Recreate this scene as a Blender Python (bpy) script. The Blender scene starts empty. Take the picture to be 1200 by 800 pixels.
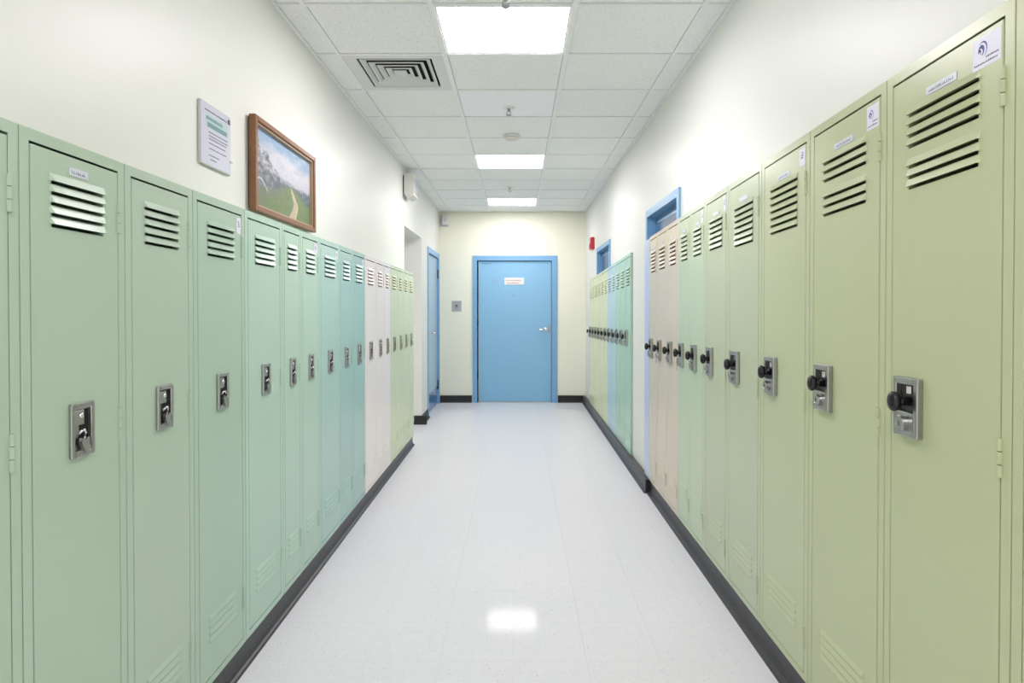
import bpy, bmesh, math, random
from mathutils import Vector, Matrix
C = bpy.context.scene
COL = C.collection
random.seed(7)

# ------------------------------------------------------------------ camera
F = 700.0                                  # focal length in pixels of a 1200 px wide picture
cam_d = bpy.data.cameras.new('camera')
cam = bpy.data.objects.new('camera', cam_d); COL.objects.link(cam)
cam.location = (0, 0, 1.46)
cam.rotation_euler = (math.radians(90 - 0.63), 0, 0)
cam_d.sensor_width = 36; cam_d.lens = F / 1200 * 36
cam_d.shift_x = -6 / 1200; cam_d.shift_y = -31.3 / 1200
cam_d.clip_start = .02
C.camera = cam
# ------------------------------------------------------------------ world, exposure
WORLD = 1.25                                  # world light added through the hall's open end behind the camera, as fill
w = bpy.data.worlds.new('world'); C.world = w; w.use_nodes = True
w.node_tree.nodes['Background'].inputs[0].default_value = (.90, .85, .90, 1)
w.node_tree.nodes['Background'].inputs[1].default_value = WORLD
C.view_settings.view_transform = 'Standard'; C.view_settings.look = 'None'
C.view_settings.gamma = 1; C.view_settings.exposure = 0.12
LAMP_POWER = 26.5                            # emission of the ceiling light panels

# ------------------------------------------------------------------ dimensions
XL, XR, YE, ZC = -1.20, 1.06, 9.24, 2.946   # wall faces, end wall, ceiling grid
FL, FR = 1.10, 1.04                         # |x| of the locker faces, left and right
BASE = .11
YB = -1.4                                   # where the corridor is left open behind the camera to admit world light

# ------------------------------------------------------------------ materials
def lin(c):
    return tuple(((v / 255) / 12.92 if v / 255 <= .04045 else ((v / 255 + .055) / 1.055) ** 2.4) for v in c)
def mat(name, rgb, rough=.5, metal=0, var=0, vscale=6, bump=0, bscale=60, spec=.5, coat=0, coat_rough=.1):
    m = bpy.data.materials.new(name); m.use_nodes = True
    nt = m.node_tree; b = nt.nodes['Principled BSDF']
    col = (*lin(rgb), 1)
    b.inputs['Base Color'].default_value = col
    b.inputs['Roughness'].default_value = rough; b.inputs['Metallic'].default_value = metal
    b.inputs['Specular IOR Level'].default_value = spec
    b.inputs['Coat Weight'].default_value = coat; b.inputs['Coat Roughness'].default_value = coat_rough
    if var or bump:
        tc = nt.nodes.new('ShaderNodeTexCoord')
        geo = nt.nodes.new('ShaderNodeNewGeometry')
    if var:
        n = nt.nodes.new('ShaderNodeTexNoise'); n.inputs['Scale'].default_value = vscale; n.inputs['Detail'].default_value = 3
        nt.links.new(geo.outputs['Position'], n.inputs['Vector'])
        r = nt.nodes.new('ShaderNodeMix'); r.data_type = 'RGBA'
        r.inputs[6].default_value = tuple(max(0, v * (1 - var)) for v in col[:3]) + (1,)
        r.inputs[7].default_value = tuple(min(1, v * (1 + var)) for v in col[:3]) + (1,)
        nt.links.new(n.outputs['Fac'], r.inputs[0]); nt.links.new(r.outputs[2], b.inputs['Base Color'])
    if bump:
        n2 = nt.nodes.new('ShaderNodeTexNoise'); n2.inputs['Scale'].default_value = bscale; n2.inputs['Detail'].default_value = 2
        nt.links.new(geo.outputs['Position'], n2.inputs['Vector'])
        bp = nt.nodes.new('ShaderNodeBump'); bp.inputs['Strength'].default_value = bump; bp.inputs['Distance'].default_value = .002
        nt.links.new(n2.outputs['Fac'], bp.inputs['Height']); nt.links.new(bp.outputs['Normal'], b.inputs['Normal'])
    return m
def speckle(name, rgb, dark, scale, thresh, rough, coat=0, spec=.5, bump=0, soft=.06, rgb2=None):
    """base colour with small dark flecks"""
    m = mat(name, rgb, rough, coat=coat, spec=spec)
    nt = m.node_tree; b = nt.nodes['Principled BSDF']
    geo = nt.nodes.new('ShaderNodeNewGeometry')
    n = nt.nodes.new('ShaderNodeTexNoise'); n.inputs['Scale'].default_value = scale; n.inputs['Detail'].default_value = 2.5
    nt.links.new(geo.outputs['Position'], n.inputs['Vector'])
    r = nt.nodes.new('ShaderNodeMapRange'); r.inputs['From Min'].default_value = thresh; r.inputs['From Max'].default_value = thresh + soft
    nt.links.new(n.outputs['Fac'], r.inputs['Value'])
    n3 = nt.nodes.new('ShaderNodeTexNoise'); n3.inputs['Scale'].default_value = scale * .25
    nt.links.new(geo.outputs['Position'], n3.inputs['Vector'])
    x0 = nt.nodes.new('ShaderNodeMix'); x0.data_type = 'RGBA'
    x0.inputs[6].default_value = (*lin(rgb), 1); x0.inputs[7].default_value = (*lin(rgb2 or rgb), 1)
    nt.links.new(n3.outputs['Fac'], x0.inputs[0])
    x = nt.nodes.new('ShaderNodeMix'); x.data_type = 'RGBA'
    nt.links.new(x0.outputs[2], x.inputs[6]); x.inputs[7].default_value = (*lin(dark), 1)
    nt.links.new(r.outputs['Result'], x.inputs[0]); nt.links.new(x.outputs[2], b.inputs['Base Color'])
    if bump:
        bp = nt.nodes.new('ShaderNodeBump'); bp.inputs['Strength'].default_value = bump; bp.inputs['Distance'].default_value = .002
        bp.invert = True
        nt.links.new(r.outputs['Result'], bp.inputs['Height']); nt.links.new(bp.outputs['Normal'], b.inputs['Normal'])
    return m
def glow(name, rgb, power):
    m = bpy.data.materials.new(name); m.use_nodes = True; nt = m.node_tree
    b = nt.nodes['Principled BSDF']
    b.inputs['Base Color'].default_value = (.9, .9, .9, 1)
    b.inputs['Emission Color'].default_value = (*lin(rgb), 1); b.inputs['Emission Strength'].default_value = power
    return m
M = {
    'wall': mat('painted cream wall', (229, 231, 223), .42, var=.012, vscale=1.2, bump=.05, bscale=220),
    'wall_end': mat('painted pale yellow wall', (242, 242, 222), .45, var=.012, vscale=1.2, bump=.05, bscale=220),
    'tile': speckle('mineral fibre ceiling tile', (246, 248, 246), (206, 208, 204), 190, .60, .9, bump=.35, rgb2=(242, 244, 241)),
    'tile_plain': mat('smooth white access tile', (248, 248, 252), .7),
    'tbar': mat('white grid metal', (240, 242, 240), .45),
    'tileback': mat('plenum grey', (90, 92, 90), .9),
    'floor': speckle('polished speckled vinyl', (226, 227, 230), (176, 176, 181), 110, .66, .07, spec=.035, soft=.05, rgb2=(218, 220, 223)),
    'joint': mat('tile joint', (206, 207, 209), .6),
    'rubber': mat('dark grey rubber cove', (57, 58, 62), .38, var=.08, vscale=9),
    'rubber_black': mat('black rubber cove', (24, 24, 26), .5),
    'blue': mat('blue door paint', (138, 190, 222), .33, bump=.03, bscale=40),
    'blue_frame': mat('blue frame paint', (124, 174, 213), .35),
    'blue_dark': mat('dark blue glazed panel', (54, 92, 140), .2),
    'steel': mat('satin steel', (176, 176, 174), .28, 1, bump=.04, bscale=120),
    'steel_bright': mat('bright chrome', (225, 225, 225), .12, 1),
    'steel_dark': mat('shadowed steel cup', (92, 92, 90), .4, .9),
    'black': mat('black plastic', (20, 21, 24), .25),
    'hole_shade': mat('black keyhole and pocket shade', (6, 6, 6), .8),
    'white': mat('white plastic', (232, 232, 230), .35),
    'beige': mat('off white enamel', (224, 222, 214), .4),
    'label': mat('clear label strip', (214, 218, 228), .3),
    'paper': mat('white sticker', (226, 224, 238), .4),
    'ink': mat('grey printed ink', (96, 98, 112), .6),
    'ink_blue': mat('blue printed ink', (74, 92, 158), .6),
    'ink_purple': mat('purple printed ink', (92, 78, 140), .6),
    'teal_ink': mat('teal printed ink', (112, 148, 148), .6),
    'teal_pale': mat('pale teal band', (176, 200, 200), .6),
    'pink_ink': mat('pinkish printed ink', (196, 160, 152), .6),
    'notice': mat('acrylic notice sheet', (216, 217, 232), .12, coat=.5),
    'clear': mat('acrylic edge', (198, 200, 196), .2),
    'wood': mat('brown wood frame', (132, 90, 58), .4, var=.22, vscale=30),
    'wood_lip': mat('pale gilt lip', (172, 148, 120), .4),
    'wood_dark': mat('dark wood back', (54, 36, 24), .6),
    'red': mat('red alarm enamel', (206, 34, 52), .3),
    'vent': mat('diffuser enamel', (220, 222, 219), .4),
    'duct_shade': mat('dark duct', (26, 27, 27), .8),
    'plate_grey': mat('grey wall plate', (178, 182, 184), .35, .3),
    'glow': glow('lit panel diffuser', (255, 248, 254), LAMP_POWER),
    'glow_end': glow('dimmer lit panel diffuser', (255, 248, 254), LAMP_POWER * .72),
    'brass': mat('warm brass', (176, 160, 140), .3, .8),
}
PAINTS = {}
def paint(rgb):
    if rgb not in PAINTS:
        PAINTS[rgb] = mat('locker paint %d' % len(PAINTS), tuple(min(255, v * 1.022) for v in rgb), .27, bump=.035, bscale=28, var=.02, vscale=2.5)
    return PAINTS[rgb]

# ------------------------------------------------------------------ mesh helpers
def link(name, bm, m, parent=None, smooth=False, loc=None):
    me = bpy.data.meshes.new(name)
    bm.normal_update()
    bm.to_mesh(me); bm.free()
    if smooth:
        for p in me.polygons: p.use_smooth = True
    me.materials.append(M[m] if isinstance(m, str) else m)
    o = bpy.data.objects.new(name, me); COL.objects.link(o)
    if parent is not None: o.parent = parent
    if loc is not None: o.location = loc
    return o
def empty(name, loc=(0, 0, 0)):
    o = bpy.data.objects.new(name, None); COL.objects.link(o); o.location = loc; o.empty_display_size = .1
    return o
def tag(o, label=None, cat=None, group=None, kind=None):
    if label: o['label'] = label
    if cat: o['category'] = cat
    if group: o['group'] = group
    if kind: o['kind'] = kind
    return o
def box(bm, x0, x1, y0, y1, z0, z1, bev=0, seg=1):
    r = bmesh.ops.create_cube(bm, size=1)
    for v in r['verts']:
        v.co = Vector(((x0 + x1) / 2 + v.co.x * (x1 - x0), (y0 + y1) / 2 + v.co.y * (y1 - y0), (z0 + z1) / 2 + v.co.z * (z1 - z0)))
    if bev:
        es = list({e for v in r['verts'] for e in v.link_edges})
        bmesh.ops.bevel(bm, geom=es, offset=bev, segments=seg, affect='EDGES', profile=.5)
    return bm
def B(*a, **k):
    return box(bmesh.new(), *a, **k)
def poly(bm, pts):
    return bm.faces.new([bm.verts.new(p) for p in pts])
def prism(bm, pts, vec):
    """closed solid: polygon pts swept by vec"""
    vec = Vector(vec)
    a = [bm.verts.new(p) for p in pts]; b = [bm.verts.new(Vector(p) + vec) for p in pts]
    n = len(a); fs = [bm.faces.new(a), bm.faces.new(b[::-1])]
    for i in range(n): fs.append(bm.faces.new((a[i], b[i], b[(i + 1) % n], a[(i + 1) % n])))
    bmesh.ops.recalc_face_normals(bm, faces=fs)
    return bm
def lathe(bm, prof, seg, org, axis, flat=1.0):
    """prof: (radius, distance along axis); flat squeezes one radial direction"""
    ax = Vector(axis).normalized(); up = Vector((0, 0, 1)) if abs(ax.z) < .9 else Vector((1, 0, 0))
    a = ax.cross(up).normalized(); b = a.cross(ax).normalized(); org = Vector(org); rings = []
    for r, d in prof:
        rings.append([bm.verts.new(org + ax * d + a * (r * flat * math.cos(t)) + b * (r * math.sin(t))) for t in (2 * math.pi * i / seg for i in range(seg))])
    fs = []
    for p, q in zip(rings, rings[1:]):
        for i in range(seg): fs.append(bm.faces.new((p[i], p[(i + 1) % seg], q[(i + 1) % seg], q[i])))
    fs.append(bm.faces.new(rings[0])); fs.append(bm.faces.new(rings[-1]))
    bmesh.ops.recalc_face_normals(bm, faces=fs)
    return bm
def tube(bm, pts, r, seg=8):
    pts = [Vector(p) for p in pts]; rings = []
    for i, p in enumerate(pts):
        d = (pts[min(i + 1, len(pts) - 1)] - pts[max(i - 1, 0)]).normalized()
        up = Vector((0, 0, 1)) if abs(d.z) < .9 else Vector((1, 0, 0))
        a = d.cross(up).normalized(); b = a.cross(d)
        rings.append([bm.verts.new(p + a * r * math.cos(2 * math.pi * k / seg) + b * r * math.sin(2 * math.pi * k / seg)) for k in range(seg)])
    fs = []
    for p, q in zip(rings, rings[1:]):
        for k in range(seg): fs.append(bm.faces.new((p[k], p[(k + 1) % seg], q[(k + 1) % seg], q[k])))
    fs += [bm.faces.new(rings[0]), bm.faces.new(rings[-1])]
    bmesh.ops.recalc_face_normals(bm, faces=fs)
    return bm
def struct(name, bm, m, parent=None, **k):
    o = link(name, bm, m, parent, **k)
    if parent is None: o['kind'] = 'structure'
    return o

# ------------------------------------------------------------------ locker rows: where the dividers stand
LEFT_Y = [.97, 1.323, 1.678, 2.029, 2.414, 2.80, 3.04, 3.32, 3.70, 3.99, 4.32, 4.65, 4.94, 5.18, 5.50, 5.77, 6.04, 6.34]
RIGHT_Y = [.84, 1.253, 1.687, 2.126, 2.545, 2.947, 3.309, 3.586, 3.852, 4.136, 4.44, 4.697]
FAR_Y = [5.47 + .281 * i for i in range(12)]
top_left = lambda y: 1.876 - .0070 * y           # the rows lose a little height along the hall
top_right = lambda y: 2.150 - .029 * y
top_far = lambda y: 2.150 - .033 * y

# ------------------------------------------------------------------ setting: walls
ZT = ZC + .2
def wall_piece(name, side, pts):
    x, d = (XL, -.16) if side == 'left' else (XR, .16)
    struct(name, prism(bmesh.new(), [(x, y, z) for y, z in pts], (d, 0, 0)), 'wall')
def rect(y0, y1, z0, z1): return [(y0, z0), (y1, z0), (y1, z1), (y0, z1)]
la, lb = LEFT_Y[0] - .003, LEFT_Y[-1] + .02
for pts in (rect(YB, la, 0, ZT), [(la, top_left(la) + .002), (lb, top_left(lb) + .002), (lb, ZT), (la, ZT)], rect(lb, 7.50, 2.34, ZT),
            rect(7.50, 8.05, 0, ZT), rect(8.05, 9.12, 2.24, ZT), rect(9.12, YE, 0, ZT)):
    wall_piece('wall_left', 'left', pts)
ra, rb, rc, rd = RIGHT_Y[0] - .003, RIGHT_Y[-1], FAR_Y[0] - .004, FAR_Y[-1] + .003
tr, tf = (lambda y: top_right(y) + .002), (lambda y: top_far(y) + .002)
for pts in (rect(YB, ra, 0, ZT), [(ra, tr(ra)), (3.90, tr(3.90)), (3.90, ZT), (ra, ZT)], rect(3.90, 4.84, 2.22, ZT),
            [(4.84, 0), (rc, 0), (rc, ZT), (4.84, ZT)],
            [(rc, tf(rc)), (6.80, tf(6.80)), (6.80, ZT), (rc, ZT)], rect(6.80, 7.86, 2.22, ZT),
            [(7.86, tf(7.86)), (rd, tf(rd)), (rd, ZT), (7.86, ZT)], rect(rd, YE, 0, ZT)):
    wall_piece('wall_right', 'right', pts)
ex = [(XL - .16, 0), (-.62, 0), (-.62, 2.215), (.555, 2.215), (.555, 0), (XR + .16, 0), (XR + .16, ZC + .2), (XL - .16, ZC + .2)]
struct('wall_end', prism(bmesh.new(), [(x, YE, z) for x, z in ex], (0, .16, 0)), 'wall_end')
# side passage behind the left opening
struct('wall_passage', prism(bmesh.new(), [(XL - .16, 7.50, 0), (-2.6, 7.50, 0), (-2.6, 6.0, 0), (-2.75, 6.0, 0), (-2.75, 7.65, 0), (XL - .16, 7.65, 0)], (0, 0, 2.34)), 'wall')
struct('ceiling_passage', B(-2.75, XL - .16, 6.0, 7.65, 2.34, 2.5), 'wall')

# floor: slab and single tiles
fl = struct('floor', B(-2.75, XR + .16, YB - .15, YE + .16, -.06, -.004), 'joint')
T = .3048
def tile_mesh(name, x0, x1, y0, y1):
    bm = B(x0, x1, y0, y1, -.004, 0, bev=.0003)
    me = bpy.data.meshes.new(name); bm.to_mesh(me); bm.free(); me.materials.append(M['floor']); return me
g = .00015
full = tile_mesh('floor_tile', g, T - g, g, T - g)
x_start = -.017 - 4 * T
n_tile = 0
stuff_bm = bmesh.new()
for iy in range(-14, 31):
    y = .02 + iy * T
    for ix in range(0, 8):
        x = x_start + ix * T
        if y < YB - .15 or y > YE - .02: continue
        if iy >= 5 and y + T < YE and -1.25 < x and x + T < 1.06:
            o = bpy.data.objects.new('floor_tile', full); o.location = (x, y, 0); o.parent = fl; COL.objects.link(o)
        elif iy >= 5:
            me = tile_mesh('floor_tile', x + g, min(x + T - g, XR), y + g, min(y + T - g, YE + .1))
            o = bpy.data.objects.new('floor_tile', me); o.parent = fl; COL.objects.link(o)
        else:
            box(stuff_bm, x + g, min(x + T, XR) - g, y + g, y + T - g, -.004, 0)
for iy in range(19, 25):
    for ix in range(-5, 0):
        box(stuff_bm, x_start + ix * T + g, x_start + (ix + 1) * T - g, .02 + iy * T + g, .02 + (iy + 1) * T - g, -.004, 0)
tag(link('floor_tiles', stuff_bm, 'floor', fl), kind='stuff')

# ceiling: deck, grid bars, lay-in tiles
ce = struct('ceiling', B(XL - .16, XR + .16, YB - .15, YE + .16, ZC + .06, ZC + .2), 'tileback')
COLX = [XL, -1.05, -.425, .287, .92, XR]
ROWY = [YE] + [2.95 + .575 * k for k in range(10, -8, -1)]
ROWY = sorted(ROWY)
for x in COLX[1:-1]:
    wd = .030 if abs(x) < .6 else .022
    link('grid_runner', B(x - wd / 2, x + wd / 2, YB, YE, ZC, ZC + .03), 'tbar', ce)
for x0, x1 in ((XL, XL + .022), (XR - .022, XR)):
    link('edge_angle', B(x0, x1, YB, YE, ZC - .001, ZC + .012), 'tbar', ce)
LIGHT_ROWS = [0, 5, 9]
def row_of(y0): return round((y0 - 2.95) / .575)
def ceiling_content(k, c):
    if c == 2 and k in (0, 5, 9, -6): return 'light'  # the row behind the camera is an unseen panel added as fill light
    if c == 1 and k == 1: return 'vent'
    if c == 2 and k == 2: return 'plain'
    return 'tile'
for y in ROWY[1:-1]:
    link('cross_bar', B(XL + .02, XR - .02, y - .011, y + .011, ZC + .001, ZC + .028), 'tbar', ce)
lights = []
for i in range(len(ROWY) - 1):
    y0, y1 = ROWY[i], ROWY[i + 1]; k = row_of(y0)
    for c in range(5):
        what = ceiling_content(k, c); x0, x1 = COLX[c], COLX[c + 1]
        if what in ('light', 'vent'):
            lights.append((what, k, x0, x1, y0, y1)) ; continue
        ix0, ix1 = (.017 if abs(x0) < .6 else .024 if c == 0 else .0135), (.017 if abs(x1) < .6 else .024 if c == 4 else .0135)
        dz = random.uniform(-.0005, .0008)
        link('ceiling_tile', B(x0 + ix0, x1 - ix1, y0 + .015, y1 - .015, ZC + .005 + dz, ZC + .022), 'tile_plain' if what == 'plain' else 'tile', ce)

# ------------------------------------------------------------------ cove base
def cove(bm, s, xf, y0, y1, toe=.022, h=BASE, th=.02):
    """s: +1 base on the right side (room is towards -x); xf = |x| of its face"""
    prof = [(0, h), (.0, .040), (-.003, .028), (-.009, .016), (-toe + .004, .011), (-toe, .006), (-toe, 0), (th, 0), (th, h)]
    prism(bm, [(s * (xf + a), y0, z) for a, z in prof], (0, y1 - y0, 0))
    return bm
def cove_end(bm, yf, x0, x1, h=BASE, th=.02, toe=.006):
    prof = [(0, h), (0, .03), (-toe, .01), (-toe, 0), (th, 0), (th, h)]
    prism(bm, [(x0, yf + a, z) for a, z in prof], (x1 - x0, 0, 0))
    return bm
struct('baseboard_left', cove(bmesh.new(), -1, 1.115, LEFT_Y[0], 6.36, th=.04), 'rubber')
struct('baseboard_left_far', cove(bmesh.new(), -1, 1.185, 7.50, 7.98, th=.014), 'rubber_black')
struct('baseboard_passage', cove_end(bmesh.new(), 7.482, -1.9, -1.135), 'rubber_black')
struct('baseboard_right', cove(bmesh.new(), 1, 1.050, RIGHT_Y[0], 4.70, toe=.03, th=.05), 'rubber')
struct('baseboard_right_far', cove(bmesh.new(), 1, 1.018, 4.70, YE - .02, toe=.018, th=.04), 'rubber')
struct('trim_1', B(1.012, 1.06, 4.690, 4.702, 0, BASE, bev=.002), 'rubber_black')
struct('baseboard_end_left', cove_end(bmesh.new(), YE - .02, XL + .002, -.70), 'rubber_black')
struct('baseboard_end_right', cove_end(bmesh.new(), YE - .02, .632, 1.03), 'rubber_black')

# ------------------------------------------------------------------ lockers
def louver_bm(bm, P, u0, u1, z0, h, out=.009):
    """pressed hood: flush along its top, standing off along its bottom, open below"""
    t = .0012; i = .006
    a, b = P(u0, 0, z0 + h), P(u1, 0, z0 + h)
    c, d = P(u0 + i, out, z0), P(u1 - i, out, z0)
    e, f = P(u0, 0, z0), P(u1, 0, z0)
    A, Bv, Cc, D, E, Fv = [bm.verts.new(p) for p in (a, b, c, d, e, f)]
    c2, d2 = [bm.verts.new(p) for p in (P(u0 + i, out - t, z0 - .0008), P(u1 - i, out - t, z0 - .0008))]
    fs = [bm.faces.new((A, Bv, D, Cc)), bm.faces.new((A, Cc, E)), bm.faces.new((Bv, Fv, D)), bm.faces.new((Cc, D, d2, c2))]
    a2, b2 = [bm.verts.new(p) for p in (P(u0 + i, -.0005, z0 + h - .003), P(u1 - i, -.0005, z0 + h - .003))]
    fs.append(bm.faces.new((c2, d2, b2, a2)))
    return bm

def door_bm(P, u0, u1, z0, z1, a0, a1, slots, th=.017, r=.0022):
    """sheet door with real slots; slots = [(zlow, zhigh)] between a0 and a1"""
    bm = bmesh.new()
    us = [u0, a0, a1, u1]; zs = [z0]
    for lo, hi in sorted(slots): zs += [lo, hi]
    zs.append(z1)
    V = {}
    front = []
    for i in range(4):
        for j in range(len(zs)): V[i, j] = bm.verts.new(P(us[i], 0, zs[j]))
    for i in range(3):
        for j in range(len(zs) - 1):
            if i == 1 and j % 2 == 1: continue
            front.append(bm.faces.new((V[i, j], V[i + 1, j], V[i + 1, j + 1], V[i, j + 1])))
    n = (P(0, 1, 0) - P(0, 0, 0))
    ext = bmesh.ops.extrude_face_region(bm, geom=front)
    nv = [e for e in ext['geom'] if isinstance(e, bmesh.types.BMVert)]
    for v in nv: v.co += -n * th
    bmesh.ops.recalc_face_normals(bm, faces=bm.faces[:])
    lo_u, hi_u = sorted((u0, u1))
    keep = [P(u0, 0, z0), P(u1, 0, z1)]
    def outer(e):
        a, b = e.verts
        x = keep[0].x
        if abs(a.co.x - x) > 1e-5 or abs(b.co.x - x) > 1e-5: return False
        for ax, vals in ((1, (keep[0].y, keep[1].y)), (2, (keep[0].z, keep[1].z))):
            for v in vals:
                if abs(a.co[ax] - v) < 1e-5 and abs(b.co[ax] - v) < 1e-5: return True
        return False
    es = [e for e in bm.edges if outer(e)]
    bmesh.ops.bevel(bm, geom=es, offset=r, segments=2, affect='EDGES', profile=.5)
    return bm

def locker(s, y0, y1, topf, hnom, rgb, label, group, detail=2, pattern=(1, 1, 1, 1, 1), pitch=.0253, z_first=None,
           lock='cup', plate=True, sticker=None, hinge_near=False, name_marks=0, lock_z=1.15, lock_at=.5, i_edge=None):
    xf = FL if s < 0 else FR
    root = empty('locker', (s * xf, (y0 + y1) / 2, 0))
    tag(root, label, 'locker', group)
    org = Vector(root.location)
    def P(u, out, z):                                    # u along the hall, out from the face into the hall
        zt = BASE + (z - BASE) * (topf(u + 0.0) - BASE) / (hnom - BASE)
        return Vector((s * (xf - out), u, zt)) - org
    def PB(bm, u0, u1, o0, o1, z0, z1, bev=0, seg=1):    # box in locker coordinates
        vs = [bm.verts.new(P(u, o, z)) for u in (u0, u1) for o in (o0, o1) for z in (z0, z1)]
        idx = ((0, 1, 3, 2), (4, 6, 7, 5), (0, 4, 5, 1), (2, 3, 7, 6), (0, 2, 6, 4), (1, 5, 7, 3))
        fs = [bm.faces.new([vs[i] for i in q]) for q in idx]
        bmesh.ops.recalc_face_normals(bm, faces=fs)
        if bev: bmesh.ops.bevel(bm, geom=list({e for f in fs for e in f.edges}), offset=bev, segments=seg, affect='EDGES', profile=.5)
        return bm
    pm = paint(rgb)
    gap = .0016
    a, b = y0 + gap, y1 - gap
    wd = b - a
    st = min(.026, wd * .085)
    dz0, dz1 = BASE + .028, hnom - .034
    d0, d1 = a + st, b - st
    # cabinet: face frame, sides, back, top, bottom, shelf
    bm = bmesh.new(); dep = .30
    for q in ((a, d0, -.004, 0, BASE, hnom), (d1, b, -.004, 0, BASE, hnom)): PB(bm, *q, bev=.0012)
    for q in ((d0 - .001, d1 + .001, -.004, -.0001, BASE, dz0 - .004), (d0 - .001, d1 + .001, -.004, -.0001, dz1 + .0065, hnom)): PB(bm, *q)
    for q in ((a, a + .002, -dep, -.003, BASE, hnom), (b - .002, b, -dep, -.003, BASE, hnom), (a, b, -dep, -dep + .002, BASE, hnom),
              (a, b, -dep, -.003, BASE, BASE + .002), (a, b, -dep, -.003, hnom - .003, hnom)): PB(bm, *q)
    link('cabinet', bm, pm, root)
    # door
    lw = .62 * (d1 - d0) if s < 0 else .66 * (d1 - d0)
    lc = (d0 + d1) / 2 + (0 if s < 0 else .0)
    l0, l1 = lc - lw / 2, lc + lw / 2
    zf = z_first if z_first is not None else hnom - .105
    upper = [zf - pitch * i for i, on in enumerate(pattern) if on]
    hoods = [(z, pitch * .74) for z in upper]
    n_low = 4
    for i in range(n_low): hoods.append((dz0 + .125 + .027 * i, .018))
    g2 = .0032
    da, db = d0 + g2, d1 - g2
    fo = .0005
    def PD(u, out, z): return P(u, out + fo, z)
    slots = [(z - .0075, z + .007) for z, h in hoods if z > 1.0] + [(z + .001, z + .006) for z, h in hoods if z < 1.0]
    bmD = door_bm(PD, da, db, dz0, dz1, l0 + .005, l1 - .005, slots)
    small = detail < 2
    if small:
        for z, h in hoods: louver_bm(bmD, PD, l0, l1, z, h, .009 if z > 1 else .0045)
    door = link('door', bmD, pm, root)
    if not small:
        for z, h in hoods:
            link('louver', louver_bm(bmesh.new(), PD, l0, l1, z, h, .009 if z > 1 else .0045), pm, door)
    # hinges on the side away from the latch
    hs = d0 + .001 if hinge_near else d1 - .001
    if detail >= 1:
        for hz in ((hnom - .172, 1.107, BASE + .155) if hinge_near else (hnom - .156, 1.142, BASE + .19)):
            bm = bmesh.new()
            for k in range(3):
                lathe(bm, [(.0058, 0), (.0058, .0265)], 10, P(hs, .0015, hz - .042 + .028 * k), P(hs, .003, hz + .1) - P(hs, .003, hz))
            link('hinge', bm, pm, door, smooth=False)
    # lock
    big = 1.0 if detail == 2 else .9
    if lock == 'cup':
        pw, ph, pt = .080, .136, .010
        if wd < .3: pw = .066
        cu, cz = d0 + (d1 - d0) * lock_at, lock_z
        bm = bmesh.new()
        for q in ((cu - pw / 2, cu - pw / 2 + .012, 0, pt, cz - ph / 2, cz + ph / 2), (cu + pw / 2 - .012, cu + pw / 2, 0, pt, cz - ph / 2, cz + ph / 2),
                  (cu - pw / 2 + .0115, cu + pw / 2 - .0115, 0, pt, cz + ph / 2 - .014, cz + ph / 2), (cu - pw / 2 + .0115, cu + pw / 2 - .0115, 0, pt, cz - ph / 2, cz - ph / 2 + .018)):
            PB(bm, *q, bev=.003, seg=2)
        # rounded lower inner corner
        PB(bm, cu + pw / 2 - .022, cu + pw / 2 - .0115, .0005, pt * .8, cz - ph / 2 + .017, cz - ph / 2 + .026)
        lp = link('lock_plate', bm, 'steel', root)
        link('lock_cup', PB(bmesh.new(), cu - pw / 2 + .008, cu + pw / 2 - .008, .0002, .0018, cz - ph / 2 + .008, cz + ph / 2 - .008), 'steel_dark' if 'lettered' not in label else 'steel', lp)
        if detail >= 1:
            link('lock_painted_shadow', PB(bmesh.new(), cu - .006, cu + pw / 2 - .015, .0019, .003, cz - .035, cz + ph / 2 - .018), 'hole_shade', lp)  # thin black piece painted in for the shadow inside the lock pocket
            PBt = PB(bmesh.new(), cu - pw / 2 + .013, cu + .006, .003, .007, cz + .012, cz + ph / 2 - .018, bev=.0015)
            link('latch_tongue', PBt, 'steel', lp)
            bm = lathe(bmesh.new(), [(.007, 0), (.007, .004), (.004, .006)], 12, P(cu - .008, .007, cz + .036), (-s, 0, 0))
            link('rivet', bm, 'steel_bright', lp, smooth=True)
            # heart shaped padlock hasp hanging at the bottom
            hp = [(0, -.026), (.014, -.006), (.017, .004), (.012, .012), (.005, .012), (0, .006), (-.005, .012), (-.012, .012), (-.017, .004), (-.014, -.006)]
            bm = bmesh.new()
            prism(bm, [P(cu + x * .9, .007, cz - .032 + z) for x, z in hp], (-s * .009, 0, 0))
            link('hasp', bm, 'steel', lp)
            bm = tube(bmesh.new(), [P(cu - .016, .006, cz - .012), P(cu - .017, .014, cz - .002), P(cu - .010, .018, cz + .002), P(cu - .003, .015, cz - .008), P(cu, .010, cz - .022)], .0035)
            link('hasp_ring', bm, 'steel_bright', lp, smooth=True)
    else:
        pw, ph, pt = .098, .152, .018
        if wd < .36: pw = .085
        if detail == 0: pw = .085
        cz = lock_z
        cu = (d1 - pw / 2 - .036 * min(1, wd / .36)) if i_edge is None else d1 - i_edge
        bm = bmesh.new()
        for q in ((cu - pw / 2, cu - pw / 2 + .016, 0, pt, cz - ph / 2, cz + ph / 2), (cu + pw / 2 - .012, cu + pw / 2, 0, pt, cz - ph / 2, cz + ph / 2),
                  (cu - pw / 2 + .0155, cu + pw / 2 - .0115, 0, pt, cz + ph / 2 - .018, cz + ph / 2), (cu - pw / 2 + .0155, cu + pw / 2 - .0115, 0, pt - .001, cz - ph / 2, cz - .012)):
            PB(bm, *q, bev=.003, seg=2)
        lp = link('lock_plate', bm, 'steel', root)
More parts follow.
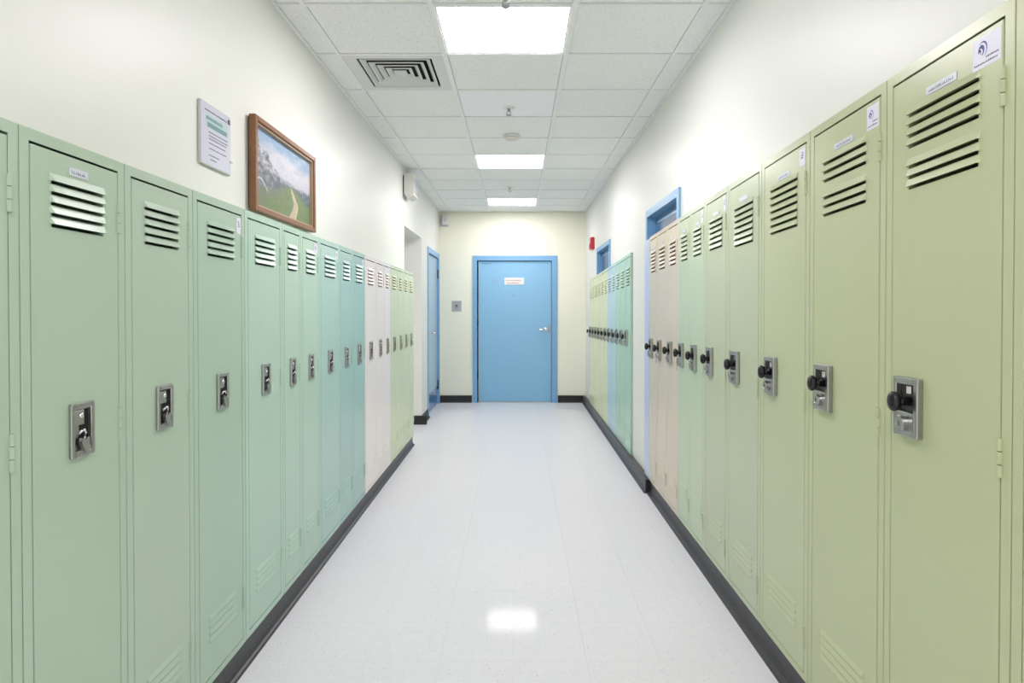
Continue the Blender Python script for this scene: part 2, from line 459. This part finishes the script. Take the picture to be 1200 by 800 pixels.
        link('lock_cup', PB(bmesh.new(), cu - pw / 2 + .012, cu + pw / 2 - .010, .0002, .002, cz - .02, cz + ph / 2 - .010), 'steel_dark', lp)
        kc = P(cu + .004, .002, cz + .014)
        if detail >= 1:
            link('knob_stem', lathe(bmesh.new(), [(.013, 0), (.011, .02), (.012, .034)], 14, kc, (-s, 0, 0)), 'black', lp, smooth=True)
        link('knob', lathe(bmesh.new(), [(.010, .026), (.021, .030), (.026, .037), (.0265, .044), (.022, .050), (.012, .053)], 18, kc, (-s, 0, 0), flat=.72), 'black', lp, smooth=True)
        cc = P(cu + .004, pt - .004, cz - .042)
        cyl = link('key_cylinder', lathe(bmesh.new(), [(.0205, 0), (.0205, .015), (.0185, .0175), (.011, .0175), (.010, .0162), (.002, .0162)], 20, cc, (-s, 0, 0)), 'steel', lp)
        if detail >= 1:
            link('keyhole', PB(bmesh.new(), cu + .003, cu + .0052, pt + .0120, pt + .0130, cz - .049, cz - .036), 'hole_shade', lp)
            link('latch_tongue', PB(bmesh.new(), cu - .006, cu + .012, .002, .006, cz + .032, cz + .054, bev=.002), 'steel_bright', lp)
    # name strip above the louvers
    if plate:
        w2 = .34 * lw if s < 0 else .42 * lw
        zc = zf + pitch * .74 + (.017 if s < 0 else .014)
        pc = lc - .0 * lw
        np_ = link('name_strip', PB(bmesh.new(), pc - w2 / 2, pc + w2 / 2, fo, fo + .0022, zc - .010, zc + .010, bev=.0008), 'label', root)
        if name_marks:
            bm = bmesh.new(); u = pc - w2 * .40
            rr = random.Random(name_marks)
            while u < pc + w2 * .36:
                k = rr.uniform(.0035, .006)
                h = rr.uniform(.0030, .0052)
                PB(bm, u, u + .0012, fo + .0022, fo + .0025, zc - .004, zc - .004 + h * 1.6)
                PB(bm, u, u + k, fo + .0022, fo + .0025, zc - .004, zc - .0028)
                if rr.random() < .5: PB(bm, u + k * .7, u + k, fo + .0022, fo + .0025, zc - .003, zc - .003 + h)
                u += k + .0022
            tag(link('lettering', bm, 'ink', np_), kind='stuff')
    if sticker:
        # small printed sticker at the hinge-side top corner of the door
        sw, sh = sticker[0], sticker[1]
        u_out = (da + .004) if hinge_near else (db - .004)
        u_in = u_out + sw if hinge_near else u_out - sw
        ua, ub = min(u_in, u_out), max(u_in, u_out)
        zt = dz1 - .010
        sk = link('sticker', PB(bmesh.new(), ua, ub, fo, fo + .0008, zt - sh, zt), 'paper', root)
        cu2 = (ua + ub) / 2 + (.012 if s > 0 else 0) * (sw / .08); cz2 = zt - sh * .42; R = min(sw, sh) * .27
        def arc(c_u, c_z, r0, r1, t0, t1, squash=.75, o=fo + .0008):
            bm = bmesh.new(); n = 14
            for i in range(n):
                ts = [math.radians(t0 + (t1 - t0) * (i + j) / n) for j in (0, 1)]
                k = [1 - abs((i + j) / n * 2 - 1) * .75 for j in (0, 1)]
                q = []
                for t, kk, rr_ in ((ts[0], k[0], r0), (ts[0], k[0], r1), (ts[1], k[1], r1), (ts[1], k[1], r0)):
                    rad = (r0 + r1) / 2 + (rr_ - (r0 + r1) / 2) * kk
                    q.append(P(c_u - s * rad * math.cos(t) * squash * (1 if s > 0 else -1) * (1), o + .0002, c_z + rad * math.sin(t)))
                poly(bm, q)
            bmesh.ops.remove_doubles(bm, verts=bm.verts[:], dist=1e-6)
            return bm
        if sticker[2]:
            link('emblem_arc', arc(cu2, cz2, R * .80, R * 1.05, -60, 130), 'ink_purple', sk)
            link('emblem_arc', arc(cu2 + .004, cz2 - R * .1, R * .30, R * .78, -70, 170), 'ink_blue', sk)
            link('emblem_arc', arc(cu2 + R * .45, cz2 - R * .2, R * .05, R * .42, -60, 200), 'ink_purple', sk)
            rr = random.Random(int(y0 * 100))
            bm = bmesh.new()
            for row, (f0, f1) in enumerate(((.50, .06), (.92, .10))):
                zz = zt - sh * (.70 + .15 * row); u = ua + sw * f1 + .002; uend = ua + sw * f0
                while u < uend:
                    k = rr.uniform(.0016, .0045)
                    PB(bm, u, u + k, fo + .0008, fo + .0010, zz - sh * .028, zz + sh * rr.uniform(.01, .04))
                    u += k + .0012
            tag(link('lettering', bm, 'ink', sk), kind='stuff')
        else:
            bm = bmesh.new()
            for k in range(3): PB(bm, ua + sw * .3, ua + sw * (.55 + .08 * k), fo + .0008, fo + .0011, zt - sh * (.30 + .14 * k), zt - sh * (.22 + .14 * k))
            tag(link('lettering', bm, 'ink_purple', sk), kind='stuff')
    return root

SAGE, SAGE2, SAGE3 = (174, 195, 172), (176, 196, 175), (171, 195, 175)
MINT, TEALISH, AQUA = (176, 204, 186), (168, 200, 190), (160, 194, 186)
ROSE, LEAF = (234, 226, 220), (206, 216, 180)
left_cols = [SAGE, SAGE, SAGE2, SAGE3, MINT, MINT, MINT, TEALISH, AQUA, AQUA, ROSE, ROSE, ROSE, LEAF, LEAF, LEAF, LEAF]
ordinal = ['first', 'second', 'third', 'fourth', 'fifth', 'sixth', 'seventh', 'eighth', 'ninth', 'tenth', 'eleventh', 'twelfth', 'thirteenth', 'fourteenth', 'fifteenth', 'sixteenth', 'seventeenth']
left_desc = [
    'sage green metal locker cut off by the left picture edge',
    'sage green metal locker with a lettered strip above its louvers in left row',
    'sage green metal locker without strip or sticker, second whole one in left row',
    'sage green metal locker with a white corner sticker, just before the framed picture',
    'pale green metal locker below the left end of the framed landscape picture',
    'narrow pale green metal locker below the middle of the framed landscape picture',
    'narrow pale green metal locker with a sticker below the right end of the framed picture',
    'pale teal metal locker just past the right end of the framed picture',
    'blue-green metal locker, nearer one of the pair before the pink lockers on the left',
    'blue-green metal locker standing against the first pink locker on the left',
    'pale pink metal locker, nearest of the three pink ones in left row',
    'pale pink metal locker, middle of the three pink ones in left row',
    'pale pink metal locker, farthest of the three pink ones, against the yellow-green lockers',
    'yellow-green metal locker standing against the last pink one in left row',
    'yellow-green metal locker, second past the pink ones in left row',
    'yellow-green metal locker, last but one before the side passage in left row',
    'yellow-green metal locker at the end of left row beside the side passage']
HL = 1.86
for i in range(17):
    y0, y1 = LEFT_Y[i], LEFT_Y[i + 1]
    far = i >= 7
    locker(-1, y0, y1, top_left, HL, left_cols[i], left_desc[i], 'lockers along the left wall', detail=2 if i < 6 else 1,
           lock='cup', plate=i in (1,), name_marks=5 if i == 1 else 0,
           sticker=(.034, .062, False) if i == 3 else ((.05, .05, False) if i in (6, 7, 9) else None), lock_z=1.152)

OL0, OL1, OL2, OL3 = (186, 193, 153), (187, 194, 155), (188, 195, 159), (184, 194, 164)
OL4, PEACH = (186, 202, 172), (208, 198, 178)
right_cols = [OL0, OL0, OL1, OL2, OL3, OL3, OL4, OL4, OL4, PEACH, PEACH, PEACH]
right_cols = right_cols[:11]
right_desc = [
    'olive green metal locker cut off by the right picture edge',
    'olive green metal locker with the largest logo sticker in right row',
    'olive green metal locker with two groups of three louvers and small logo sticker',
    'olive green metal locker with a plain white sticker, third whole one in right row',
    'light olive metal locker without a sticker, fourth whole one in right row',
    'light olive metal locker, fifth whole one in right row, two before the blue transom',
    'narrow pale green metal locker directly before the pair under the blue transom',
    'narrow pale green metal locker below the near side of the blue transom',
    'peach tinted metal locker, nearest of the three peach ones below the blue transom',
    'peach tinted metal locker, middle of the three peach ones below the blue transom',
    'peach tinted metal locker at the far end of the row beside the blue jamb strip']
right_cols[8:11] = [PEACH] * 3
HR = 2.05
pats = {1: (1, 1, 1, 1, 0, 1, 1, 1), 2: (1, 1, 1, 0, 1, 1, 1), 0: (1,) * 8}
for i in range(11):
    y0, y1 = RIGHT_Y[i], RIGHT_Y[i + 1]
    locker(1, y0, y1, top_right, HR, right_cols[i], right_desc[i], 'lockers along the near right wall', detail=2 if i < 8 else 1,
           pattern=pats.get(i, (1,) * (7 if i < 5 else 6)), pitch=.0264 if i < 2 else .028, z_first=HR - (.129 if i < 2 else .140), lock='knob', plate=True, name_marks=i + 11 if i < 4 else 0,
           sticker={1: (.080, .068, True), 2: (.058, .068, True), 3: (.045, .062, False), 5: (.03, .07, False), 6: (.03, .07, False)}.get(i),
           hinge_near=True, lock_z=1.170, i_edge=.20 if i == 0 else None)
YG, LB, TL = (216, 224, 184), (178, 208, 212), (170, 203, 180)
far_cols = [TL] * 3 + [LB] * 2 + [YG] * 6
kinds = [('teal', 'three', 3), ('light blue', 'two', 2), ('yellow-green', 'six', 6)]
far_desc = []
for nm, cnt, n in kinds:
    for k in range(n):
        pos = {0: 'nearest', n - 1: 'farthest'}.get(k) or ('middle' if n == 3 else ordinal[k])
        far_desc.append(f'narrow {nm} metal locker, {pos} of the {cnt} {nm} ones in far right row')
HF = 1.92
for i in range(11):
    locker(1, FAR_Y[i], FAR_Y[i + 1], top_far, HF, far_cols[i], far_desc[i], 'lockers at the far right', detail=0, pattern=(1,) * 6, pitch=.028,
           z_first=HF - .14, lock='knob', plate=False, hinge_near=True, lock_z=1.152)

# ------------------------------------------------------------------ end door
def lever(parent, org, axis, along, name='lever_handle', k=1.0):
    """door lever: rose plate, neck and lever arm; axis out of the door, along = direction of the arm"""
    o, ax, al = Vector(org), Vector(axis), Vector(along)
    rose = link(name, lathe(bmesh.new(), [(.036, 0), (.036, .008), (.030, .012), (.014, .014), (.012, .05 * k)], 20, o, ax), 'steel_bright', parent, smooth=True)
    bm = tube(bmesh.new(), [o + ax * .04 * k - al * .006, o + ax * .055 * k + al * .01, o + ax * .058 * k + al * .05 * k, o + ax * .054 * k + al * .10 * k, o + ax * .046 * k + al * .125 * k], .0105 * (1 + (k - 1) * .6), 10)
    link('lever', bm, 'steel_bright', rose, smooth=True)
    return rose
d1_ = empty('door_1', (-.033, YE, 0)); d1_['kind'] = 'structure'
def L1(x0, x1, y0, y1, z0, z1, **k):
    return B(x0 + .033, x1 + .033, y0 - YE, y1 - YE, z0, z1, **k)
bm = bmesh.new()
box(bm, -.653, -.587, -.022, .12, 0, 2.27); box(bm, .567, .653, -.022, .12, 0, 2.27)
box(bm, -.5875, .5675, -.022, .12, 2.195, 2.27)
bm2 = bmesh.new()
link('door_frame', bm, 'blue_frame', d1_)
leaf = link('door_leaf', L1(-.598, .528, YE + .012, YE + .057, .012, 2.187, bev=.002), 'blue', d1_)
for z in (.42, 1.24, 2.02):
    bm = bmesh.new()
    lathe(bm, [(.009, 0), (.009, .11)], 10, (-.571 - .008, .006, z - .055), (0, 0, 1))
    link('hinge', bm, 'steel_dark', d1_)
lever(leaf, (.445 + .033, .012, 1.13), (0, -1, 0), (-1, 0, 0))
link('latch_guard', L1(.49, .512, YE + .004, YE + .012, 1.06, 1.20, bev=.002), 'steel', leaf)
sg = link('sign_plate', L1(-.198, .108, YE + .004, YE + .012, 1.822, 1.932, bev=.002), 'white', leaf)
bm = bmesh.new(); rr = random.Random(3)
for row, (x0, x1) in enumerate(((-.17, .06), (-.15, .03))):
    u = x0
    while u < x1:
        k = rr.uniform(.008, .022); box(bm, u + .033, u + k + .033, .0025, .004, 1.888 - .040 * row - .008, 1.888 - .040 * row + .008 + rr.uniform(-.004, .005)); u += k + .006
tag(link('lettering', bm, 'pink_ink', sg), kind='stuff')
link('old_sign_mark', L1(-.395, -.29, YE + .0095, YE + .012, 1.83, 1.925, bev=.001), mat('faded paint patch', (142, 184, 220), .4), leaf)
link('peephole', lathe(bmesh.new(), [(.014, 0), (.014, .005), (.009, .008)], 14, (-.05 + .033, .012, 1.66), (0, -1, 0)), 'steel', leaf, smooth=True)
link('door_sweep', L1(-.594, .524, YE + .014, YE + .05, .002, .011), 'steel', d1_)
struct('trim_2', B(-.62, .56, YE - .002, YE + .16, -.003, .002), 'steel')
struct('wall_behind_door', B(-.70, .66, YE + .161, YE + .2, 0, 2.4), 'wall_end')
# a small stop bracket at the top of the door
link('holder_bracket', L1(-.55, -.40, YE - .004, YE + .012, 2.150, 2.172, bev=.003), 'blue_frame', leaf)

# ------------------------------------------------------------------ left far door
d2_ = empty('door_2', (XL, 8.585, 0)); d2_['kind'] = 'structure'
def L2(x0, x1, y0, y1, z0, z1, **k): return B(x0 - XL, x1 - XL, y0 - 8.585, y1 - 8.585, z0, z1, **k)
bm = bmesh.new()
for q in ((XL - .14, XL + .012, 7.98, 8.06, 0, 2.285), (XL - .14, XL + .012, 9.11, 9.19, 0, 2.285), (XL - .14, XL + .012, 8.0595, 9.1105, 2.215, 2.285)):
    box(bm, q[0] - XL, q[1] - XL, q[2] - 8.585, q[3] - 8.585, q[4], q[5])
link('door_frame', bm, 'blue_frame', d2_)
leaf2 = link('door_leaf', L2(XL - .062, XL - .018, 8.066, 9.104, .012, 2.205, bev=.002), mat('door blue greyed as reflection', (150, 184, 206), .28), d2_)  # door blue greyed to stand in for reflections on this leaf
for z in (.30, 1.98):
    link('hinge', lathe(bmesh.new(), [(.011, 0), (.011, .14)], 10, (-.006, 9.104 - 8.585, z - .07), (0, 0, 1)), 'steel_dark', d2_)
    link('hinge', lathe(bmesh.new(), [(.011, 0), (.011, .14)], 10, (-.006, 8.072 - 8.585, z - .05), (0, 0, 1)), 'steel_dark', d2_)
lever(leaf2, (-.018, 8.20 - 8.585, 1.12), (1, 0, 0), (0, 1, 0), k=1.5)
link('kick_plate', L2(XL - .0185, XL - .014, 8.09, 9.08, .03, .27, bev=.001), mat('kick plate with painted blue reflection', (84, 126, 176), .2), leaf2)  # dark blue reflection put into the plate's own colour
struct('wall_behind_side_door', B(XL - .2, XL - .161, 7.9, 9.24, 0, 2.4), 'wall_end')

# ------------------------------------------------------------------ blue transoms over the right lockers
M_SASH = mat('deep blue sash paint', (80, 120, 166), .35)
def transom(name, y0, y1, topf, jamb_low, lab_y):
    fw = .055; zt = 2.245; zi = 2.19; xo = XR - .014
    t = empty(name, (XR, (y0 + y1) / 2, topf(y0))); t['kind'] = 'structure'
    O = Vector(t.location)
    def Q(bm, x0, x1, a, b, z0, z1, bev=0): return box(bm, x0 - O.x, x1 - O.x, a - O.y, b - O.y, z0 - O.z, z1 - O.z, bev=bev)
    zl = min(topf(y0), topf(y1)) + .0
    bm = bmesh.new()
    zb0 = topf(y0 + fw) + .003
    Q(bm, xo, XR + .10, y0, y0 + fw, topf(y0) + .003, zt)
    Q(bm, xo, XR + .10, y1 - fw, y1, (0.114 if jamb_low else topf(y1 - fw) + .004), zt)
    Q(bm, xo, XR + .10, y0 + fw - .0005, y1 - fw + .0005, zi, zt)
    link('window_frame', bm, 'blue_frame', t)
    zp = topf((y0 + y1) / 2) + .02
    # sash with a moulded border and a darker sunken pane
    a, b = y0 + fw, y1 - fw
    def slab(x0, x1, p, q, ztop, gap_):
        bm = bmesh.new()
        bot = lambda y: max(topf(y) + gap_, 0)
        pts = [(x0 - O.x, p - O.y, bot(p) - O.z), (x0 - O.x, q - O.y, topf(q) + gap_ - O.z), (x0 - O.x, q - O.y, ztop - O.z), (x0 - O.x, p - O.y, ztop - O.z)]
        return prism(bm, pts, (x1 - x0, 0, 0))
    link('sash', slab(XR + .058, XR + .098, a, b - .001, zi - .001, .004), M_SASH, t)
    ms = link('moulding', slab(XR + .048, XR + .0579, a + .02, b - .10, zi - .045, .005), 'blue', t)
    link('pane', slab(XR + .0455, XR + .0479, a + .035, b - .115, zi - .060, .006), 'blue_dark', t)
    return t
transom('window_1', 3.875, 4.872, top_right, False, 0)
transom('window_2', 6.775, 7.885, top_far, False, 0)
struct('trim_3', B(XR - .020, XR + .12, 4.702, 4.872, BASE + .003, 2.005), mat('pale blue jamb paint', (192, 206, 232), .35))

# ------------------------------------------------------------------ ceiling lights and diffuser
where = {0: 'nearest to the camera', 5: 'middle of the three in view', 9: 'farthest, close to the end wall', -6: 'unseen fill added above and behind the camera', -10: 'far behind the camera'}
for what, k, x0, x1, y0, y1 in lights:
    cx, cy = (x0 + x1) / 2, (y0 + y1) / 2
    if what == 'light':
        t = empty('ceiling_light', (cx, cy, ZC))
        tag(t, f'square white lit panel in the ceiling grid, {where[k]}', 'light', 'ceiling light panels')
        hx, hy = (x1 - x0) / 2 - .004, (y1 - y0) / 2 - .004
        bm = bmesh.new(); e = .022
        for q in ((-hx, hx, -hy, -hy + e), (-hx, hx, hy - e, hy), (-hx, -hx + e, -hy + e, hy - e), (hx - e, hx, -hy + e, hy - e)): box(bm, *q, .004, .05)
        link('light_frame', bm, 'white', t)
        link('diffuser', B(-hx + e, hx - e, -hy + e, hy - e, .008, .02), 'glow_end' if k == 9 else 'glow', t)
    else:
        t = empty('ceiling_vent', (cx, cy, ZC))
        tag(t, 'square white air diffuser with nested slanted blades in the ceiling grid', 'vent')
        hx, hy = (x1 - x0) / 2 - .004, (y1 - y0) / 2 - .004
        nx, ny = .225, .225
        bm = bmesh.new()
        for q in ((-hx, hx, -hy, -ny), (-hx, hx, ny, hy), (-hx, -nx, -ny, ny), (nx, hx, -ny, ny)): box(bm, *q, .004, .014)
        link('vent_frame', bm, 'vent', t)
        bm = bmesh.new()
        box(bm, -nx - .01, nx + .01, -ny - .01, ny + .01, .052, .056)
        for q in ((-nx - .004, -nx, -ny, ny), (nx, nx + .004, -ny, ny), (-nx, nx, -ny - .004, -ny), (-nx, nx, ny, ny + .004)): box(bm, *q, .012, .053)
        link('vent_neck', bm, 'duct_shade', t)
        for j, r in enumerate((.212, .168, .124, .080)):
            bm = bmesh.new()
            rings = []
            for rad, z in ((r, .003), (r - .007, .003), (r - .028, .022), (r - .028, .025), (r - .009, .008), (r, .008)):
                rings.append([bm.verts.new((sx * rad, sy * rad, z)) for sx, sy in ((-1, -1), (1, -1), (1, 1), (-1, 1))])
            for ri in range(6):
                p, q = rings[ri], rings[(ri + 1) % 6]
                for i in range(4):
                    n = (i + 1) % 4
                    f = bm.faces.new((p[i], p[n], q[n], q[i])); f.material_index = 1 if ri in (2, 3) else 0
            bmesh.ops.recalc_face_normals(bm, faces=bm.faces[:])
            bl = link('blade', bm, 'vent', t); bl.data.materials.append(M['duct_shade'])  # upper blade faces take a dark colour that stands in for shade
        link('centre_plate', B(-.040, .040, -.040, .040, .004, .009), 'vent', t)

# sprinklers and smoke detector
def sprinkler(x, y, label, name='sprinkler_head', z=ZC + .006, mt='white'):
    t = empty(name, (x, y, z)); tag(t, label, 'sprinkler', 'ceiling sprinklers')
    link('escutcheon', lathe(bmesh.new(), [(.045, 0), (.045, -.003), (.036, -.010), (.018, -.012), (.016, -.008)], 20, (0, 0, 0), (0, 0, 1)), mt, t, smooth=True)
    link('pipe_nipple', lathe(bmesh.new(), [(.010, -.010), (.010, -.030)], 10, (0, 0, 0), (0, 0, 1)), 'steel', t)
    bm = tube(bmesh.new(), [(-.008, 0, -.028), (-.016, 0, -.036), (-.014, 0, -.048), (-.003, 0, -.056)], .003, 6)
    tube(bm, [(.008, 0, -.028), (.016, 0, -.036), (.014, 0, -.048), (.003, 0, -.056)], .003, 6)
    link('yoke', bm, 'steel', t)
    link('deflector', lathe(bmesh.new(), [(.020, -.056), (.020, -.059)], 14, (0, 0, 0), (0, 0, 1)), 'steel', t)
sprinkler(-.062, 4.46, 'small sprinkler head under the smooth white ceiling tile')
sprinkler(-.09, 7.36, 'small sprinkler head in the ceiling before the farthest light panel')
sprinkler(-.055, 2.86, 'small sprinkler head at the top picture edge before the nearest light panel', mt='brass')
t = empty('smoke_detector', (-.05, 5.17, ZC + .001)); tag(t, 'round white smoke detector on the ceiling just before the middle light panel', 'detector')
link('detector_base', lathe(bmesh.new(), [(.072, 0), (.072, -.010), (.066, -.014)], 24, (0, 0, 0), (0, 0, 1)), 'white', t, smooth=False)
link('detector_head', lathe(bmesh.new(), [(.060, -.013), (.058, -.030), (.045, -.042), (.020, -.046)], 24, (0, 0, 0), (0, 0, 1)), 'beige', t, smooth=True)

# ------------------------------------------------------------------ framed landscape on the left wall
PY0, PY1, PZ0, PZ1 = 2.66, 3.455, 1.895, 2.325
pic = empty('framed_picture', (XL, (PY0 + PY1) / 2, PZ0)); tag(pic, 'brown wood framed landscape picture of a hillside path on the left wall above the lockers', 'picture')
hw, hh = (PY1 - PY0) / 2, PZ1 - PZ0
def LP(bm, o0, o1, a, b, z0, z1, bev=0): return box(bm, o0, o1, a, b, z0, z1, bev=bev)
fwid = .025
for q in ((-hw, -hw + fwid, 0, hh), (hw - fwid, hw, 0, hh), (-hw + fwid, hw - fwid, 0, fwid), (-hw + fwid, hw - fwid, hh - fwid, hh)):
    link('frame_rail', LP(bmesh.new(), .008, .040, *q, bev=.003), 'wood', pic)
e = .009
for q in ((-hw + fwid, -hw + fwid + e, fwid, hh - fwid), (hw - fwid - e, hw - fwid, fwid, hh - fwid), (-hw + fwid + e, hw - fwid - e, fwid, fwid + e), (-hw + fwid + e, hw - fwid - e, hh - fwid - e, hh - fwid)):
    link('inner_lip', LP(bmesh.new(), .012, .031, *q, bev=.001), 'wood_lip', pic)
link('backing', LP(bmesh.new(), .001, .012, -hw + .012, hw - .012, .012, hh - .012), 'wood_dark', pic)
# the printed landscape: flat colours on one flat sheet
from mathutils import noise
bm = bmesh.new(); NX, NZ = 150, 84
cl = bm.verts.layers.float_color.new('Print')
y_a, y_b, z_a, z_b = -hw + fwid + .006, hw - fwid - .006, fwid + .006, hh - fwid - .006
def mix(a, b, t):
    t = max(0, min(1, t)); return tuple(x + (y - x) * t for x, y in zip(a, b))
def fb(x, y, s=0): return noise.fractal(Vector((x, y, s)), .9, 2, 4)
def land(u, v):
    n = fb(u * 5, v * 6); n2 = fb(u * 16, v * 16, 4); n3 = fb(u * 40, v * 40, 9)
    c = mix((222, 222, 230), (146, 178, 212), (v - .60) * 3.2 + n * .7 - .15)          # cloud and blue sky
    c = mix(c, (226, 212, 208), max(0, .35 - abs(v - .8 + .1 * u) * 3) + n * .2)
    c = mix(c, (206, 204, 214), (.72 - v) * 4)
    ridge = .56 - .10 * u + .04 * fb(u * 7, 1.5)
    if v < ridge: c = mix((168, 172, 184), (150, 158, 162), (ridge - v) * 8 + n2 * .4)
    tree_h = .40 + .09 * abs(fb(u * 22, 3.1)) + .05 * fb(u * 60, 7) + .05 * max(0, u - .35)
    if v < tree_h + .03 and u > .30: c = mix(c, (84, 98, 104), .72 + n2 * .4)
    bl = .88 - .95 * u + .10 * fb(u * 12, v * 9, 2)                                      # tall grey trees at the left
    if u < .42 and v < bl and v > .22: c = mix(c, (104, 108, 112), .55 + n2 * .8)
    hill = .40 - .30 * abs(u - .45) ** 1.3 + .012 * fb(u * 20, 5)
    hill = .27 + .17 * math.exp(-((u - .62) / .26) ** 2) - .10 * max(0, u - .72)
    if v < hill + .02 * n2: c = mix((122, 138, 98), (108, 134, 84), n2 * .8 + .4 + (v < .15) * .2)
    if v < hill and v > hill - .10 and u < .5: c = mix(c, (120, 124, 116), .6 + n2 * .4)
    if v < .30 + n * .03 and u < .20: c = mix(c, (116, 122, 104), .5 + n3 * .4)
    pc = .66 + .035 * math.sin((v - .1) * 14) ; pw = .050 - .085 * v
    if v < .44 and abs(u - pc) < max(.007, pw): c = mix((186, 170, 150), (206, 192, 168), .5 + n3)
    pc2 = pc + max(.012, pw) + .018 * (1 - v * 2)
    if v < .40 and abs(u - pc2) < max(.003, .014 - .02 * v): c = (224, 214, 140)
    if u < .22 and abs(v - (.27 + .10 * math.sin(u * 16))) < .010: c = (222, 222, 222)
    k = .96 + .05 * n3; c = mix(c, (186, 188, 190), .16)
    return tuple(max(0, min(255, x * k)) for x in c)
grid = []
for j in range(NZ + 1):
    row = []
    for i in range(NX + 1):
        v = bm.verts.new((.0135, y_a + (y_b - y_a) * i / NX, z_a + (z_b - z_a) * j / NZ))
        v[cl] = (*lin(land(i / NX, j / NZ)), 1); row.append(v)
    grid.append(row)
for j in range(NZ):
    for i in range(NX): bm.faces.new((grid[j][i], grid[j][i + 1], grid[j + 1][i + 1], grid[j + 1][i]))
pm_ = mat('printed landscape', (150, 160, 150), .6, spec=.25)
va = pm_.node_tree.nodes.new('ShaderNodeVertexColor'); va.layer_name = 'Print'
pm_.node_tree.links.new(va.outputs['Color'], pm_.node_tree.nodes['Principled BSDF'].inputs['Base Color'])
link('landscape_print', bm, pm_, pic)

# ------------------------------------------------------------------ acrylic notice on the left wall
NY0, NY1, NZ0, NZ1 = 2.25, 2.487, 2.008, 2.248
nt_ = empty('notice', (XL, (NY0 + NY1) / 2, NZ0)); tag(nt_, 'acrylic covered paper notice with teal heading on the left wall near the picture', 'notice')
hw, hh = (NY1 - NY0) / 2, NZ1 - NZ0
link('acrylic_backing', B(.001, .011, -hw, hw, 0, hh, bev=.0015), 'clear', nt_)
sh_ = link('notice_sheet', B(.011, .0122, -hw + .004, hw - .004, .004, hh - .004), 'notice', nt_)
rr = random.Random(11)
def text_row(bm, a, b, z, h, gapf=.0018):
    u = a
    while u < b:
        k = rr.uniform(.003, .009); box(bm, .0122, .0125, u, min(u + k, b), z - h / 2, z + h / 2 * rr.uniform(.6, 1.1)); u += k + gapf
bm = bmesh.new(); text_row(bm, -hw + .03, hw - .03, hh - .028, .006)
tag(link('top_line', bm, 'ink', sh_), kind='stuff')
link('heading_band', B(.0122, .0123, -hw + .035, hw - .03, hh - .092, hh - .042), 'teal_pale', sh_)
bm = bmesh.new(); text_row(bm, -hw + .040, hw - .07, hh - .056, .014); 
tag(link('heading', bm, 'teal_ink', sh_), kind='stuff')
link('heading_stripe', B(.0123, .0126, -hw + .05, hw - .035, hh - .090, hh - .072), 'teal_ink', sh_)
for zz, a, b in ((.108, .06, .03), (.122, .06, .03), (.133, .06, .04), (.150, .06, .05), (.170, .06, .04), (.196, .06, .10), (.212, .07, .12)):
    bm = bmesh.new(); text_row(bm, -hw + a, hw - b, hh - zz, .0045)
    tag(link('text_line', bm, 'ink', sh_), kind='stuff')
link('corner_clip', B(.0122, .0145, hw - .026, hw - .010, hh - .034, hh - .014, bev=.001), 'steel_dark', nt_)
link('edge_clip', B(.011, .018, hw - .012, hw + .006, .052, .060, bev=.001), 'steel', nt_)

# ------------------------------------------------------------------ small wall fittings
sp = empty('wall_speaker', (XL, 6.40, 2.62)); tag(sp, 'off white wall speaker box high on the left wall over the side passage', 'speaker')
bm = bmesh.new()
prism(bm, [(.015, -.13, .04), (.05, -.13, .0), (.115, -.13, .03), (.115, -.13, .235), (.09, -.13, .25), (.015, -.13, .25)], (0, .26, 0))
link('speaker_case', bm, 'beige', sp)
link('mounting_plate', B(.0, .015, -.10, .10, .06, .24), 'black', sp)
link('speaker_grille', B(.1151, .119, -.11, .11, .05, .22, bev=.001), 'plate_grey', sp)

al = empty('wall_sounder', (-1.118, YE, 2.72)); tag(al, 'small white alarm sounder in the top left corner of the end wall', 'alarm')
link('sounder_base', B(-.060, .055, -.030, 0, 0, .165, bev=.004), 'plate_grey', al)
link('sounder_face', B(-.036, .060, -.055, -.030, .020, .160, bev=.012, seg=2), 'white', al)
link('sounder_lens', lathe(bmesh.new(), [(.028, 0), (.026, .008), (.012, .014)], 16, (.012, -.055, .09), (0, -1, 0)), 'beige', al, smooth=True)

sw = empty('switch_plate', (-.935, YE, 1.41)); tag(sw, 'grey square control plate on the end wall left of the blue door', 'switch')
link('cover_plate', B(-.075, .075, -.010, 0, 0, .165, bev=.003), 'plate_grey', sw)
link('switch_body', B(-.030, .030, -.018, -.010, .045, .120, bev=.003), 'steel', sw)
link('key_switch', lathe(bmesh.new(), [(.014, 0), (.014, .006)], 14, (0, -.018, .085), (0, -1, 0)), 'steel_dark', sw)

fa = empty('fire_alarm', (XR, 8.29, 2.27)); tag(fa, 'red fire alarm box on the right wall near the end wall', 'alarm')
link('alarm_case', B(-.05, 0, -.10, .10, 0, .165, bev=.006), 'red', fa)
link('alarm_lens', B(-.066, -.05, -.05, .05, .09, .14, bev=.004), 'white', fa)
link('alarm_grille', B(-.054, -.05, -.07, .07, .015, .075, bev=.001), mat('dark red grille', (150, 20, 36), .5), fa)
